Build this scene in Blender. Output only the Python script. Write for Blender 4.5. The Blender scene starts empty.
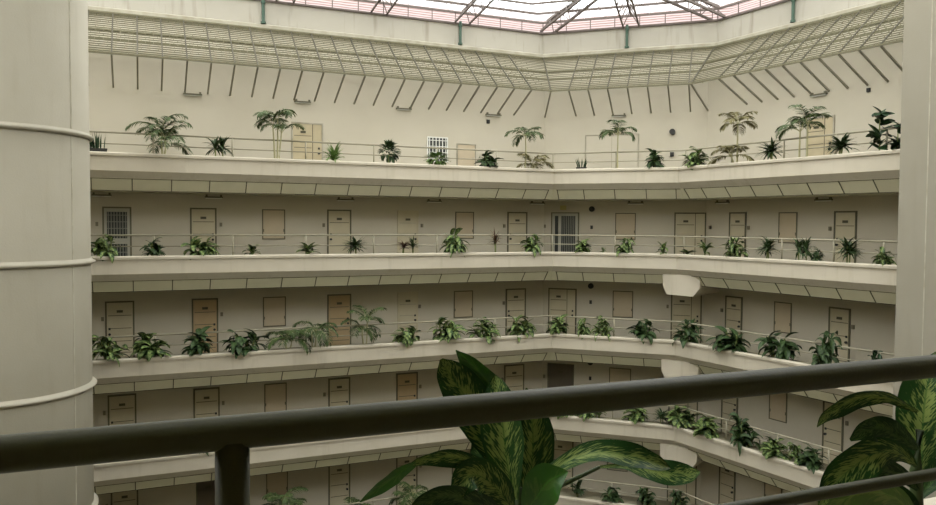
import bpy, math, random
from mathutils import Vector, Matrix
R = math.radians
C = bpy.context.scene.collection
scene = bpy.context.scene

# ------------------------------------------------------------------ camera
EYE = 13.55                      # the camera stands on a floor at z = 12
F, PIT, ROLL = 760.0, 0.03857, 0.00631
cp, sp, cr, sr = math.cos(PIT), math.sin(PIT), math.cos(ROLL), math.sin(ROLL)
FWD = Vector((0, cp, -sp)); UP0 = Vector((0, sp, cp)); RT0 = Vector((1, 0, 0))
RT = cr * RT0 + sr * UP0; UP = -sr * RT0 + cr * UP0
cam_data = bpy.data.cameras.new('camera'); cam = bpy.data.objects.new('camera', cam_data)
C.objects.link(cam); scene.camera = cam
cam_data.sensor_width = 36; cam_data.lens = F / 936 * 36
cam_data.clip_start = 0.05; cam_data.clip_end = 300
M = Matrix((RT, UP, -FWD)).transposed().to_4x4(); M.translation = Vector((0, 0, EYE))
cam.matrix_world = M

# ------------------------------------------------------------------ light: an overcast sky over the glass roof
w = bpy.data.worlds.new('overcast_sky'); scene.world = w; w.use_nodes = True
bg = w.node_tree.nodes['Background']
bg.inputs[0].default_value = (1.0, 0.985, 1.0, 1); bg.inputs[1].default_value = 6.0
scene.view_settings.view_transform = 'Standard'; scene.view_settings.look = 'None'
scene.view_settings.exposure = -0.2; scene.view_settings.gamma = 1
scene.view_settings.use_curve_mapping = False
scene.cycles.max_bounces = 8; scene.cycles.diffuse_bounces = 5; scene.cycles.transparent_max_bounces = 12
scene.cycles.sample_clamp_indirect = 6

# ------------------------------------------------------------------ plan (all in metres; far side fitted, the rest follows the octagon)
uA = Vector((0.91780, 0.39705)); uB = Vector((0.94567, -0.32512)); uC = Vector((0.50628, -0.86237))
P1 = Vector((3.1016, 27.732)); P2 = Vector((7.2355, 26.3108))
P0 = P1 - 25 * uA; P3 = P2 + 13.5 * uC
RAILD = Vector((0.925, 0.379)).normalized(); NIN = Vector((-RAILD.y, RAILD.x))
RAIL0 = Vector((-0.715, 1.40))                                # a point of the near handrail
NEAR0 = RAIL0 + NIN * 0.35
P4 = NEAR0 + RAILD * 12.6; P5 = NEAR0 - RAILD * 18.5; P6 = Vector((-22.6, 6.2))
POLY = [P0, P1, P2, P3, P4, P5, P6]
def left(d): return Vector((-d.y, d.x))
def offset(o, poly=POLY):
    n = len(poly); out = []
    for i in range(n):
        a = (poly[i] - poly[i - 1]).normalized(); b = (poly[(i + 1) % n] - poly[i]).normalized()
        na, nb = left(a), left(b); m = (na + nb).normalized()
        out.append(poly[i] + m * (o / m.dot(na)))
    return out
FACE = {'A': (P1, uA), 'B': (P1, uB), 'C': (P2, uC)}
def on(face, s, o, z):
    p, u = FACE[face]; q = p + u * s + left(u) * o
    return Vector((q.x, q.y, z))
def hit(px, face, o):
    """where the sight line of column px meets that side's plane at offset o, as distance along the side"""
    p, u = FACE[face]; a = p + left(u) * o; d = Vector(((px - 468) / F, 1))
    det = u.x * -d.y + d.x * u.y
    s = (-a.x * -d.y + d.x * -a.y) / det
    return s
def face_of(px, o=0.0):
    if hit(px, 'A', o) < o * 0.385: return 'A'
    LB = (P2 - P1).length
    return 'B' if hit(px, 'B', o) < LB + 0.37 * o else 'C'
def unproj(px, py, d):
    X, Y = px - 468, py - 252.5
    v = FWD * F + RT * X - UP * Y
    return Vector((0, 0, EYE)) + v * (d / v.y)

# ------------------------------------------------------------------ materials
def mat(name, col, rough=0.7, noise=0.0, nscale=3.0, bump=0.0, bscale=60, streak=0.0, metallic=0.0, spec=0.3):
    m = bpy.data.materials.new(name); m.use_nodes = True; nt = m.node_tree; N = nt.nodes; L = nt.links
    b = N['Principled BSDF']; b.inputs['Roughness'].default_value = rough
    b.inputs['Metallic'].default_value = metallic; b.inputs['Specular IOR Level'].default_value = spec
    tc = N.new('ShaderNodeTexCoord')
    src = None
    rgb = N.new('ShaderNodeRGB'); rgb.outputs[0].default_value = (*col, 1); src = rgb.outputs[0]
    def mixin(src, fac, dark):
        mx = N.new('ShaderNodeMix'); mx.data_type = 'RGBA'; mx.blend_type = 'MULTIPLY'
        L.new(fac, mx.inputs[0]); L.new(src, mx.inputs[6]); mx.inputs[7].default_value = (*dark, 1)
        return mx.outputs[2]
    if noise:
        n = N.new('ShaderNodeTexNoise'); n.inputs['Scale'].default_value = nscale; n.inputs['Detail'].default_value = 5
        L.new(tc.outputs['Object'], n.inputs['Vector'])
        r = N.new('ShaderNodeMapRange'); r.inputs[1].default_value = 0.4; r.inputs[2].default_value = 0.75; r.inputs[4].default_value = noise
        L.new(n.outputs[0], r.inputs[0]); src = mixin(src, r.outputs[0], (0.55, 0.53, 0.42))
    if streak:
        mp = N.new('ShaderNodeMapping'); mp.inputs['Scale'].default_value = (2.2, 2.2, 0.25)
        L.new(tc.outputs['Object'], mp.inputs[0])
        n = N.new('ShaderNodeTexNoise'); n.inputs['Scale'].default_value = 2.0; n.inputs['Detail'].default_value = 6
        L.new(mp.outputs[0], n.inputs['Vector'])
        r = N.new('ShaderNodeMapRange'); r.inputs[1].default_value = 0.55; r.inputs[2].default_value = 0.8; r.inputs[4].default_value = streak
        L.new(n.outputs[0], r.inputs[0]); src = mixin(src, r.outputs[0], (0.42, 0.38, 0.28))
    L.new(src, b.inputs['Base Color'])
    if bump:
        n = N.new('ShaderNodeTexNoise'); n.inputs['Scale'].default_value = bscale
        L.new(tc.outputs['Object'], n.inputs['Vector'])
        bp = N.new('ShaderNodeBump'); bp.inputs['Strength'].default_value = bump; bp.inputs['Distance'].default_value = 0.01
        L.new(n.outputs[0], bp.inputs['Height']); L.new(bp.outputs[0], b.inputs['Normal'])
    return m

WALL = mat('wall_paint', (0.52, 0.478, 0.37), 0.85, 0.18, 0.6, 0.3, 40)
FASC = mat('parapet_paint', (0.52, 0.472, 0.365), 0.8, 0.15, 1.5, 0.2, 40, 0.25)
TOPF = mat('roof_fascia_paint', (0.42, 0.395, 0.325), 0.8, 0.12, 1.2, 0.2, 40, 0.55)
LEDGE = mat('weathered_ledge', (0.40, 0.375, 0.29), 0.85, 0.6, 3.0)
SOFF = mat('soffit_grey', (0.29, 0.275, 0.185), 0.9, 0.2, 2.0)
PANEL = mat('ceiling_panel_paint', (0.60, 0.565, 0.40), 0.8, 0.15, 2.0)
JOINT = mat('dark_joint', (0.10, 0.095, 0.06), 0.9)
FLOOR = mat('corridor_floor', (0.22, 0.20, 0.13), 0.6, 0.3, 2.0)
GROUND = mat('ground_tiles', (0.14, 0.13, 0.09), 0.5, 0.3, 1.0)
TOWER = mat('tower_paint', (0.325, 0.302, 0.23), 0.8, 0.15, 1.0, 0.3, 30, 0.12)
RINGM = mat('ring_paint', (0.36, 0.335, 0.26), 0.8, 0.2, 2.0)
NEARR = mat('shaded_rail_paint', (0.045, 0.045, 0.018), 0.5, 0.2, 30, 0.06, 120, spec=0.18)  # shade on the side facing the camera is put into this rail colour
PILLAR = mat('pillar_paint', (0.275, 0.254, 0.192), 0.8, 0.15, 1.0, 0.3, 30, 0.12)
FRAME = mat('door_frame_brown', (0.13, 0.12, 0.075), 0.6)
DOORC = mat('door_cream', (0.52, 0.465, 0.32), 0.6, 0.15, 3)
DOORTOP = mat('door_top_tan', (0.47, 0.40, 0.25), 0.6, 0.2, 3)
DOORT = mat('door_tan', (0.46, 0.34, 0.19), 0.6, 0.2, 3)
DOORD = mat('door_dark', (0.12, 0.10, 0.07), 0.5, 0.2, 3)
SHUT = mat('shutter_cream', (0.49, 0.41, 0.28), 0.6, 0.12, 3)
BLACK = mat('black_plastic', (0.03, 0.03, 0.025), 0.5)
DGLASS = mat('dark_glass', (0.05, 0.055, 0.05), 0.12, spec=0.6)
WHITEP = mat('white_paint', (0.72, 0.72, 0.65), 0.5)
ALU = mat('pale_door_frame', (0.40, 0.39, 0.31), 0.5)
GRILLE = mat('window_grille', (0.22, 0.22, 0.18), 0.5)
RAILM = mat('railing_paint', (0.33, 0.305, 0.215), 0.6, 0.2, 8, 0.1, 80, spec=0.25)
LATT = mat('lattice_paint', (0.17, 0.158, 0.095), 0.8, 0.4, 6)
STRUT = mat('strut_steel', (0.25, 0.23, 0.17), 0.7, 0.2, 6)
RIBM = mat('dark_rib_steel', (0.075, 0.068, 0.045), 0.8, 0.2, 6)
TRUSS = mat('truss_steel', (0.13, 0.105, 0.09), 0.6, 0.3, 6)
RUST = mat('rusty_steel', (0.24, 0.12, 0.06), 0.8, 0.4, 8)
PIPE = mat('green_pipe', (0.07, 0.12, 0.085), 0.6)
STEM = mat('plant_stem', (0.16, 0.19, 0.06), 0.6)
CANE = mat('palm_stem', (0.36, 0.34, 0.18), 0.6, 0.3, 20)
SIGN = mat('exit_sign_yellow', (0.45, 0.40, 0.16), 0.5)
SOIL = mat('planter_top', (0.27, 0.25, 0.165), 0.9, 0.5, 5)

def roof_sheet():
    m = bpy.data.materials.new('translucent_sheet'); m.use_nodes = True; nt = m.node_tree; N = nt.nodes; L = nt.links
    N.remove(N['Principled BSDF']); out = N['Material Output']
    t = N.new('ShaderNodeBsdfTransparent'); t.inputs[0].default_value = (0.9, 0.92, 0.9, 1)
    d = N.new('ShaderNodeBsdfTranslucent'); d.inputs[0].default_value = (0.85, 0.88, 0.88, 1)
    mx = N.new('ShaderNodeMixShader'); mx.inputs[0].default_value = 0.3
    L.new(t.outputs[0], mx.inputs[1]); L.new(d.outputs[0], mx.inputs[2]); L.new(mx.outputs[0], out.inputs[0])
    return m
SHEET = roof_sheet()
def tile_mat():
    m = mat('red_roof_tile', (0.12, 0.07, 0.058), 0.8, 0.4, 4); nt = m.node_tree; N = nt.nodes; L = nt.links
    tc = N.new('ShaderNodeTexCoord'); b = N['Principled BSDF']
    w_ = N.new('ShaderNodeTexWave'); w_.bands_direction = 'Z'; w_.inputs['Scale'].default_value = 2.2; w_.inputs['Distortion'].default_value = 1.5
    L.new(tc.outputs['Object'], w_.inputs[0])
    old = b.inputs['Base Color'].links[0].from_socket
    mx = N.new('ShaderNodeMix'); mx.data_type = 'RGBA'; mx.blend_type = 'MIX'
    L.new(w_.outputs['Fac'], mx.inputs[0]); L.new(old, mx.inputs[6]); mx.inputs[7].default_value = (0.26, 0.215, 0.20, 1)
    L.new(mx.outputs[2], b.inputs['Base Color'])
    return m
TILE = tile_mat()

def leaf_mat(name, green, light, amount, rough=0.4, dens=14.0, spec=0.35):
    """leaf with pale feathered markings along the side veins; uv.x runs base to tip, uv.y across (0..1, midrib 0.5)"""
    m = bpy.data.materials.new(name); m.use_nodes = True; nt = m.node_tree; N = nt.nodes; L = nt.links
    b = N['Principled BSDF']; b.inputs['Roughness'].default_value = rough; b.inputs['Specular IOR Level'].default_value = spec
    uv = N.new('ShaderNodeUVMap'); uv.uv_map = 'uv'
    s = N.new('ShaderNodeSeparateXYZ'); L.new(uv.outputs[0], s.inputs[0])
    def math_(op, a, b_=None):
        n = N.new('ShaderNodeMath'); n.operation = op
        for i, v in enumerate((a, b_)):
            if v is None: continue
            if isinstance(v, (int, float)): n.inputs[i].default_value = v
            else: L.new(v, n.inputs[i])
        return n.outputs[0]
    av = math_('ABSOLUTE', math_('SUBTRACT', s.outputs[1], 0.5))      # 0 midrib .. 0.5 edge
    along = math_('SUBTRACT', s.outputs[0], math_('MULTIPLY', av, 0.45))
    cmb = N.new('ShaderNodeCombineXYZ')
    L.new(math_('MULTIPLY', along, dens), cmb.inputs[0]); L.new(math_('MULTIPLY', s.outputs[1], max(2.2, dens * .16)), cmb.inputs[1])
    n = N.new('ShaderNodeTexNoise'); n.inputs['Scale'].default_value = 1.6; n.inputs['Detail'].default_value = 3
    tc = N.new('ShaderNodeTexCoord')
    L.new(cmb.outputs[0], n.inputs['Vector'])
    n2 = N.new('ShaderNodeTexNoise'); n2.inputs['Scale'].default_value = 4.0; L.new(uv.outputs[0], n2.inputs['Vector'])
    fade = math_('SUBTRACT', 1.0, math_('MULTIPLY', av, 2.1))
    val = math_('ADD', math_('ADD', n.outputs[0], math_('MULTIPLY', fade, 0.16)), math_('MULTIPLY', math_('SUBTRACT', n2.outputs[0], 0.5), 0.6))
    r = N.new('ShaderNodeMapRange'); r.inputs[1].default_value = 0.64 - 0.14 * amount; r.inputs[2].default_value = 0.74 - 0.12 * amount
    r.inputs[4].default_value = min(1.0, amount * 1.2)
    L.new(val, r.inputs[0])
    edge = math_('LESS_THAN', av, 0.44)
    mx = N.new('ShaderNodeMix'); mx.data_type = 'RGBA'
    L.new(math_('MULTIPLY', r.outputs[0], edge), mx.inputs[0]); mx.inputs[6].default_value = (*green, 1); mx.inputs[7].default_value = (*light, 1)
    # midrib slightly paler
    mid = math_('LESS_THAN', av, 0.02)
    mx2 = N.new('ShaderNodeMix'); mx2.data_type = 'RGBA'; L.new(math_('MULTIPLY', mid, 0.5), mx2.inputs[0])
    L.new(mx.outputs[2], mx2.inputs[6]); mx2.inputs[7].default_value = (*[min(1, c * 2.0) for c in green], 1)
    L.new(mx2.outputs[2], b.inputs['Base Color'])
    return m
LEAFV = leaf_mat('variegated_leaf', (0.016, 0.058, 0.010), (0.30, 0.38, 0.10), 0.6, 0.5, 30.0, spec=0.2)
LEAFV2 = leaf_mat('small_variegated_leaf', (0.028, 0.064, 0.013), (0.25, 0.31, 0.10), 0.7, 0.55, 5.0)
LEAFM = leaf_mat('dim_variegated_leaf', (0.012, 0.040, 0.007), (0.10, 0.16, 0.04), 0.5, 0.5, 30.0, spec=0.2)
STEMD = mat('dark_plant_stem', (0.045, 0.07, 0.02), 0.5)
LEAFG = leaf_mat('green_leaf', (0.030, 0.115, 0.010), (0.22, 0.30, 0.07), 0.15, 0.35)
LEAFD = leaf_mat('dark_leaf', (0.010, 0.034, 0.008), (0.04, 0.09, 0.02), 0.3, 0.45)
LEAFB = leaf_mat('bushy_dark_leaf', (0.024, 0.050, 0.012), (0.10, 0.15, 0.05), 0.3, 0.55)
LEAFY = leaf_mat('light_green_leaf', (0.09, 0.17, 0.035), (0.28, 0.33, 0.09), 0.4, 0.55)
LEAFR = leaf_mat('reddish_leaf', (0.10, 0.06, 0.035), (0.25, 0.12, 0.08), 0.4, 0.55)
PALMG = leaf_mat('palm_leaflet', (0.042, 0.074, 0.016), (0.18, 0.20, 0.06), 0.25, 0.55)
PALMO = leaf_mat('old_palm_leaflet', (0.14, 0.125, 0.045), (0.25, 0.2, 0.08), 0.3, 0.6)

# ------------------------------------------------------------------ mesh collector
class MB:
    def __init__(s): s.v, s.f, s.uv = [], [], []
    def quad(s, *p, uv=None):
        i = len(s.v); s.v += [Vector(q) for q in p]; s.f.append(tuple(range(i, i + len(p))))
        s.uv.append(uv or [(0, 0.9)] * len(p))
    def hexa(s, b, t):
        """b, t: four bottom and four top points"""
        n = len(b); i = len(s.v); s.v += [Vector(q) for q in b] + [Vector(q) for q in t]
        fs = [tuple(i + k for k in reversed(range(n))), tuple(i + n + k for k in range(n))]
        fs += [(i + k, i + (k + 1) % n, i + n + (k + 1) % n, i + n + k) for k in range(n)]
        for f in fs: s.f.append(f); s.uv.append([(0, 0.9)] * len(f))
    def box(s, c, ux, uy, uz, hx, hy, hz):
        c, ux, uy, uz = Vector(c), Vector(ux) * hx, Vector(uy) * hy, Vector(uz) * hz
        q = [(-1, -1), (1, -1), (1, 1), (-1, 1)]
        s.hexa([c + ux * a + uy * b - uz for a, b in q], [c + ux * a + uy * b + uz for a, b in q])
    def bar(s, a, b, r, n=4, r2=None, caps=True, roll=0.7854):
        a, b = Vector(a), Vector(b); d = (b - a).normalized()
        x = d.cross(Vector((0, 0, 1)))
        if x.length < 0.01: x = Vector((1, 0, 0))
        x.normalize(); y = d.cross(x); r2 = r if r2 is None else r2
        k = [(math.cos(roll + 2 * math.pi * i / n), math.sin(roll + 2 * math.pi * i / n)) for i in range(n)]
        s.hexa([a + (x * p + y * q) * r for p, q in k], [b + (x * p + y * q) * r2 for p, q in k])
    def tube(s, pts, rad, n=6):
        pts = [Vector(p) for p in pts]; rings = []
        for i, p in enumerate(pts):
            d = (pts[min(i + 1, len(pts) - 1)] - pts[max(i - 1, 0)]).normalized()
            x = d.cross(Vector((0.02, 0.01, 1)))
            if x.length < 0.05: x = d.cross(Vector((1, 0, 0)))
            x.normalize(); y = d.cross(x); r = rad[i] if isinstance(rad, (list, tuple)) else rad
            rings.append(len(s.v))
            s.v += [p + (x * math.cos(2 * math.pi * k / n) + y * math.sin(2 * math.pi * k / n)) * r for k in range(n)]
        for a, b in zip(rings, rings[1:]):
            for k in range(n):
                s.f.append((a + k, b + k, b + (k + 1) % n, a + (k + 1) % n)); s.uv.append([(0, 0.9)] * 4)
        for a, rv in ((rings[0], False), (rings[-1], True)):
            f = [a + k for k in range(n)]; s.f.append(tuple(reversed(f) if rv else f)); s.uv.append([(0, 0.9)] * n)
    def grid(s, rows, uvs):
        """rows of points joined to a sheet"""
        i0 = len(s.v); n = len(rows[0])
        for r_ in rows: s.v += r_
        for i in range(len(rows) - 1):
            for j in range(n - 1):
                s.f.append((i0 + i * n + j, i0 + i * n + j + 1, i0 + (i + 1) * n + j + 1, i0 + (i + 1) * n + j))
                s.uv.append([uvs[i][j], uvs[i][j + 1], uvs[i + 1][j + 1], uvs[i + 1][j]])
    def build(s, name, m, parent=None, smooth=False, local=None):
        me = bpy.data.meshes.new(name); vs = s.v
        if local is not None: vs = [v - local for v in vs]
        me.from_pydata([tuple(v) for v in vs], [], s.f); me.materials.append(m)
        ul = me.uv_layers.new(name='uv'); k = 0
        for u in s.uv:
            for c in u: ul.data[k].uv = c; k += 1
        if smooth:
            for p in me.polygons: p.use_smooth = True
        me.update()
        o = bpy.data.objects.new(name, me); C.objects.link(o)
        if parent is not None: o.parent = parent
        return o
def tag(o, label=None, cat=None, group=None, kind=None):
    if label: o['label'] = label
    if cat: o['category'] = cat
    if group: o['group'] = group
    if kind: o['kind'] = kind
    return o
def empty(name, loc=(0, 0, 0)):
    o = bpy.data.objects.new(name, None); C.objects.link(o); o.location = loc; o.empty_display_size = 0.1
    return o
V3 = lambda p, z: Vector((p.x, p.y, z))
Z = Vector((0, 0, 1))

# ------------------------------------------------------------------ building shell
LBB = (P2 - P1).length
LV = [3, 6, 9, 12, 15]                      # floor levels; 15 is the top balcony, the camera stands on 12
NAME = {15: 'top balcony', 12: 'second balcony down', 9: 'third balcony down', 6: 'fourth balcony down', 3: 'fifth balcony down'}
OW = 2.35
def loft(profile, m, name, closed=True, idx=None):
    """sweep a closed (offset, z) profile around the whole atrium"""
    mb = MB(); rings = [[V3(p, z) for p in offset(o)] for o, z in profile]
    n = len(POLY); k = len(profile)
    for i in range(n):
        if idx is not None and i not in idx: continue
        j = (i + 1) % n
        for a in range(k if closed else k - 1):
            b = (a + 1) % k
            mb.quad(rings[a][i], rings[a][j], rings[b][j], rings[b][i])
    return mb.build(name, m)
def S(o, label, cat): return tag(o, label, cat, kind='structure')

S(loft([(-30, 0), (OW, 0)], GROUND, 'floor', False) if False else (lambda mb: (mb.quad(*[V3(p, 0) for p in offset(OW)]), mb.build('floor', GROUND))[1])(MB()), 'ground floor of the deep atrium', 'floor')
for z in LV:
    nm = NAME[z]
    par = loft([(0, z), (0, z + .42), (-.055, z + .43), (-.06, z + .50), (-.03, z + .53), (.08, z + .53), (.10, z + .47), (.58, z + .47), (.58, z + .01), (.2, z - .2)], FASC, 'wall_parapet')
    S(par, 'cream planter parapet with rounded lip of the ' + nm, 'parapet')
    so_ = loft([(.10, z + .472), (.57, z + .472), (.57, z + .462), (.10, z + .462)], SOIL, 'floor_planter')
    S(so_, 'dull beige planter bed behind the lip of the ' + nm, 'planter bed')
    fl = loft([(.58, z), (OW + .1, z), (OW + .1, z - .12), (.5, z - .12)], FLOOR, 'floor')
    S(fl, 'corridor floor of the ' + nm, 'floor')
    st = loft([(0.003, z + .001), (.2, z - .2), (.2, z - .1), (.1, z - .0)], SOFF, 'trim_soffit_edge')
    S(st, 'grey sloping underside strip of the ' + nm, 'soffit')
    ce = loft([(.2, z - .2), (.5, z - .55), (OW, z - .55), (OW, z - .5), (.52, z - .5), (.25, z - .17)], PANEL, 'ceiling_soffit')
    S(ce, 'sloping panelled soffit under the ' + nm, 'ceiling')
    j = MB()
    for face, s0, ds, n in (('A', -20.54, 1.084, 19), ('B', 1.05, 1.11, 3), ('C', .85, 1.0, 12), ('A', -.09, 1, 1), ('B', .09, 1, 1), ('B', LBB - .08, 1, 1), ('C', .08, 1, 1)):
        u = Vector((*FACE[face][1], 0)); nn = Vector((-u.y, u.x, 0))
        for k in range(n):
            s = s0 + ds * k
            a = on(face, s, .2, z - .205); b = on(face, s, .5, z - .555)
            d = (b - a).normalized(); up = d.cross(u)
            j.box((a + b) / 2, u, d, up, .014, (b - a).length / 2, .010)
        L = {'A': (-22, -.1), 'B': (.05, 4.45), 'C': (.1, 13)}[face]
        c = on(face, sum(L) / 2, .22, z - .213); j.box(c, u, nn, Z, (L[1] - L[0]) / 2, .012, .012)
        c = on(face, sum(L) / 2, .5, z - .555); j.box(c, u, nn, Z, (L[1] - L[0]) / 2, .008, .008)
    S(j.build('trim_panel_joints', JOINT), 'dark joints between soffit panels of the ' + nm, 'panel joints')
# walls behind the corridors, up to the lattice awning, then the sloping band up to the roof fascia
ring = offset(OW)
wn = ['wall_left_run', 'wall_back_angle', 'wall_right_run', 'wall_right_end', 'wall_near', 'wall_left_end', 'wall_left_corner']
wl = ['long wall behind the left run of balconies', 'short angled wall at the back corner', 'wall behind the right run of balconies', 'wall at the right end', 'wall of the near side', 'wall at the left end', 'wall at the far left corner']
up = offset(3.08); outr = offset(OW + .15)
for i in range(7):
    jn = (i + 1) % 7; mb = MB()
    mb.quad(V3(ring[i], 0), V3(ring[jn], 0), V3(ring[jn], 18.95), V3(ring[i], 18.95))
    mb.quad(V3(ring[i], 18.95), V3(ring[jn], 18.95), V3(up[jn], 20.26), V3(up[i], 20.26))
    mb.quad(V3(outr[i], 0), V3(outr[jn], 0), V3(outr[jn], 18.9), V3(outr[i], 18.9))
    S(mb.build(wn[i], WALL), wl[i], 'wall')
# roof fascia and ledge
FT, FB = 21.17, 20.26
S(loft([(3.05, FB), (3.05, FT), (3.3, FT), (3.3, FB)], TOPF, 'wall_roof_fascia'), 'stained cream fascia below the skylight', 'fascia')
S(loft([(2.9, FB - .04), (2.9, FB + .08), (3.06, FB + .14), (3.06, FB - .04)], LEDGE, 'trim_ledge'), 'weathered ledge along the foot of the roof fascia', 'ledge')
S(loft([(2.99, FT), (2.99, FT + .07), (3.12, FT + .07), (3.12, FT)], TRUSS, 'trim_gutter'), 'dark steel edge on top of the roof fascia', 'gutter')

# beams at the back right corner
bis = ((left(uB) + left(uC)).normalized()); bx = Vector((-bis.y, bis.x)) * -1
for z in (12, 9, 6):
    prof = [(-.53, -.2), (-.51, -.62), (-.36, -.90), (.60, -.92), (.82, -.63), (.84, -.2)]
    a = P2 + bis * .03; b = P2 + bis * 2.5
    mb = MB(); mb.hexa([V3(a + bx * x, z + h) for x, h in prof], [V3(b + bx * x, z + h) for x, h in prof])
    S(mb.build('wall_beam', FASC), 'white chamfered beam end at the right corner under the ' + NAME[z], 'beam')

# ------------------------------------------------------------------ skylight
apex = Vector((-3.2, 12.0, 23.9)); EAVE = 21.72
ev = [V3(p, EAVE) for p in offset(3.1)]
mb = MB()
for i in range(7):
    jn = (i + 1) % 7; mb.quad(ev[i], ev[jn], ev[jn].lerp(apex, .62), ev[i].lerp(apex, .62))
sk = empty('ceiling_skylight', (apex.x, apex.y, EAVE)); S(sk, 'white translucent skylight roof over the atrium', 'skylight')
mb.build('roofing_sheet', SHEET, sk, local=Vector((apex.x, apex.y, EAVE)))
mb = MB()
for i in range(7): mb.quad(ev[i].lerp(apex, .62), ev[(i + 1) % 7].lerp(apex, .62), apex)
mb.build('added_shade_cap', LEDGE, sk, local=Vector((apex.x, apex.y, EAVE)))  # added opaque centre, out of view, holds steep skylight off the lower floors
def low(p, d=.07): return Vector((p.x, p.y, p.z - d))
for k, t in enumerate([0, .05, .10, .155, .21, .27, .34, .42, .52, .64, .8]):
    mb = MB()
    for i in range(7):
        jn = (i + 1) % 7
        mb.bar(low(ev[i].lerp(apex, t)), low(ev[jn].lerp(apex, t)), .05)
    mb.build('purlin', TRUSS, sk, local=Vector((apex.x, apex.y, EAVE)))
mb = MB()                                              # mullions of the open strip, every metre
for i in range(7):
    jn = (i + 1) % 7; a, b = ev[i], ev[jn]; n = int((b - a).length / .95)
    for k in range(n + 1):
        p = a.lerp(b, k / n); mb.bar((p.x, p.y, FT + .05), (p.x, p.y, EAVE - .1), .022)
mb.build('mullion', TRUSS, sk, local=Vector((apex.x, apex.y, EAVE))); sk.children[-1]['kind'] = 'stuff'
mb = MB()                                              # thin sheet laps running up the slope
for i in range(7):
    jn = (i + 1) % 7; n = int((ev[jn] - ev[i]).length / .8)
    for k in range(1, n):
        a = ev[i].lerp(ev[jn], k / n); b = a.lerp(apex, .3); mb.bar(low(a, .02), low(b, .02), .012)
mb.build('sheet_laps', WHITEP, sk, local=Vector((apex.x, apex.y, EAVE))); sk.children[-1]['kind'] = 'stuff'
tl = loft([(3.35, 21.12), (5.6, 22.85), (5.6, 22.7), (3.5, 21.02)], TILE, 'ceiling_tile_roof')
S(tl, 'pink and red tiled roof slope seen under the skylight edge', 'roof')

def truss(face, px, inward=None, big=False, label=''):
    s = hit(px, face, 3.1); a = on(face, s, 3.0, FT + .08); u = Vector((*FACE[face][1], 0)); n = -left(FACE[face][1]); n = Vector((n.x, n.y, 0))
    if inward is not None: n = inward
    u = Vector((n.y, -n.x, 0)); L = 7.5; rise = .16
    t = tag(empty('roof_truss', a), label, 'truss', 'steel trusses carrying the skylight')
    o = a; hw = .30
    bc = [o + n * (L * f) + Z * (rise * L * f) for f in (0, 1)]
    for sd in (-1, 1):
        mb = MB(); mb.bar(bc[0] + u * hw * sd, bc[1] + u * hw * sd, .055 if big else .04)
        mb.build('bottom_chord', TRUSS, t, local=a)
    mb = MB(); mb.bar(bc[0] + Z * .42 - n * 0, bc[1] + Z * .42, .05 if not big else .08); mb.build('top_chord', TRUSS, t, local=a)
    mb = MB(); N_ = 12
    for k in range(N_):
        p = bc[0].lerp(bc[1], k / N_); q = bc[0].lerp(bc[1], (k + .5) / N_) + Z * .42; r_ = bc[0].lerp(bc[1], (k + 1) / N_)
        for sd in (-1, 1):
            mb.bar(p + u * hw * sd, q, .018); mb.bar(q, r_ + u * hw * sd, .018)
    mb.build('web', RUST if big is None else TRUSS, t, local=a)
cen = Vector((apex.x, apex.y, 0))
def tocen(p): return (cen - Vector((p.x, p.y, 0))).normalized()
truss('A', 285, label='truss over the left run, above the leftmost green pipe')
truss('A', 378, label='truss over the left run, between the two green pipes')
truss('A', 460, label='truss over the left run, above the second green pipe')
truss('B', 545.6, Vector((*-left(uA), 0)), True, 'heavy hip truss rising from the left fascia corner')
truss('B', 628, label='truss above the short angled fascia in the back')
truss('C', 716, Vector((*-left(uC), 0)), True, 'heavy hip truss rising from the right fascia corner')
truss('C', 790, label='truss over the right run, above the rightmost green pipe')

# downpipes on the fascia
for face, px, lab in (('A', 264, 'leftmost of the four green downpipes on the roof fascia'), ('A', 459, 'green downpipe near the right end of the left fascia run'), ('B', 624, 'green downpipe on the short middle fascia'), ('C', 788, 'green downpipe on the right fascia run')):
    s = hit(px, face, 3.0); mb = MB()
    b = on(face, s, 2.99, FB + .14); t_ = on(face, s, 2.99, FT + .12)
    mb.tube([b, t_], .055, 10); mb.tube([b, b + Z * .07], .085, 10); mb.tube([t_ - Z * .2, t_ - Z * .13], .075, 10)
    tag(mb.build('downpipe', PIPE), lab, 'pipe', 'green downpipes')

# ------------------------------------------------------------------ lattice awning over the top balcony
AO, AZ, BO, BZ = .88, 18.52, 2.9, 20.2
aw = tag(empty('lattice_awning', on('B', 2.2, AO, AZ)), 'slatted cream lattice awning sloping below the roof fascia', 'awning')
LOC = Vector(aw.location)
def arun(t):   # the three-sided polyline at slope fraction t
    pts = offset(AO + (BO - AO) * t); z = AZ + (BZ - AZ) * t
    return [V3(p, z) for p in pts[:4]]
mb = MB(); rows = 20
for k in range(1, rows):
    pts = arun(k / rows)
    for a, b in zip(pts, pts[1:]): mb.bar(a, b, .020)
mb.build('slats', LATT, aw, local=LOC); aw.children[-1]['kind'] = 'stuff'
for nm_, t, r_, dz in (('lower_beam', 0, .038, 0), ('purlin', .36, .045, -.04), ('purlin', .58, .045, -.04), ('upper_beam', 1, .04, 0)):
    mb = MB(); pts = [p + Z * dz for p in arun(t)]
    for a, b in zip(pts, pts[1:]): mb.bar(a, b, r_)
    mb.build(nm_, LATT, aw, local=LOC)
ribs = []; 
p0, p1 = arun(0), arun(1)
cross = MB()
LB = (P2 - P1).length
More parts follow.
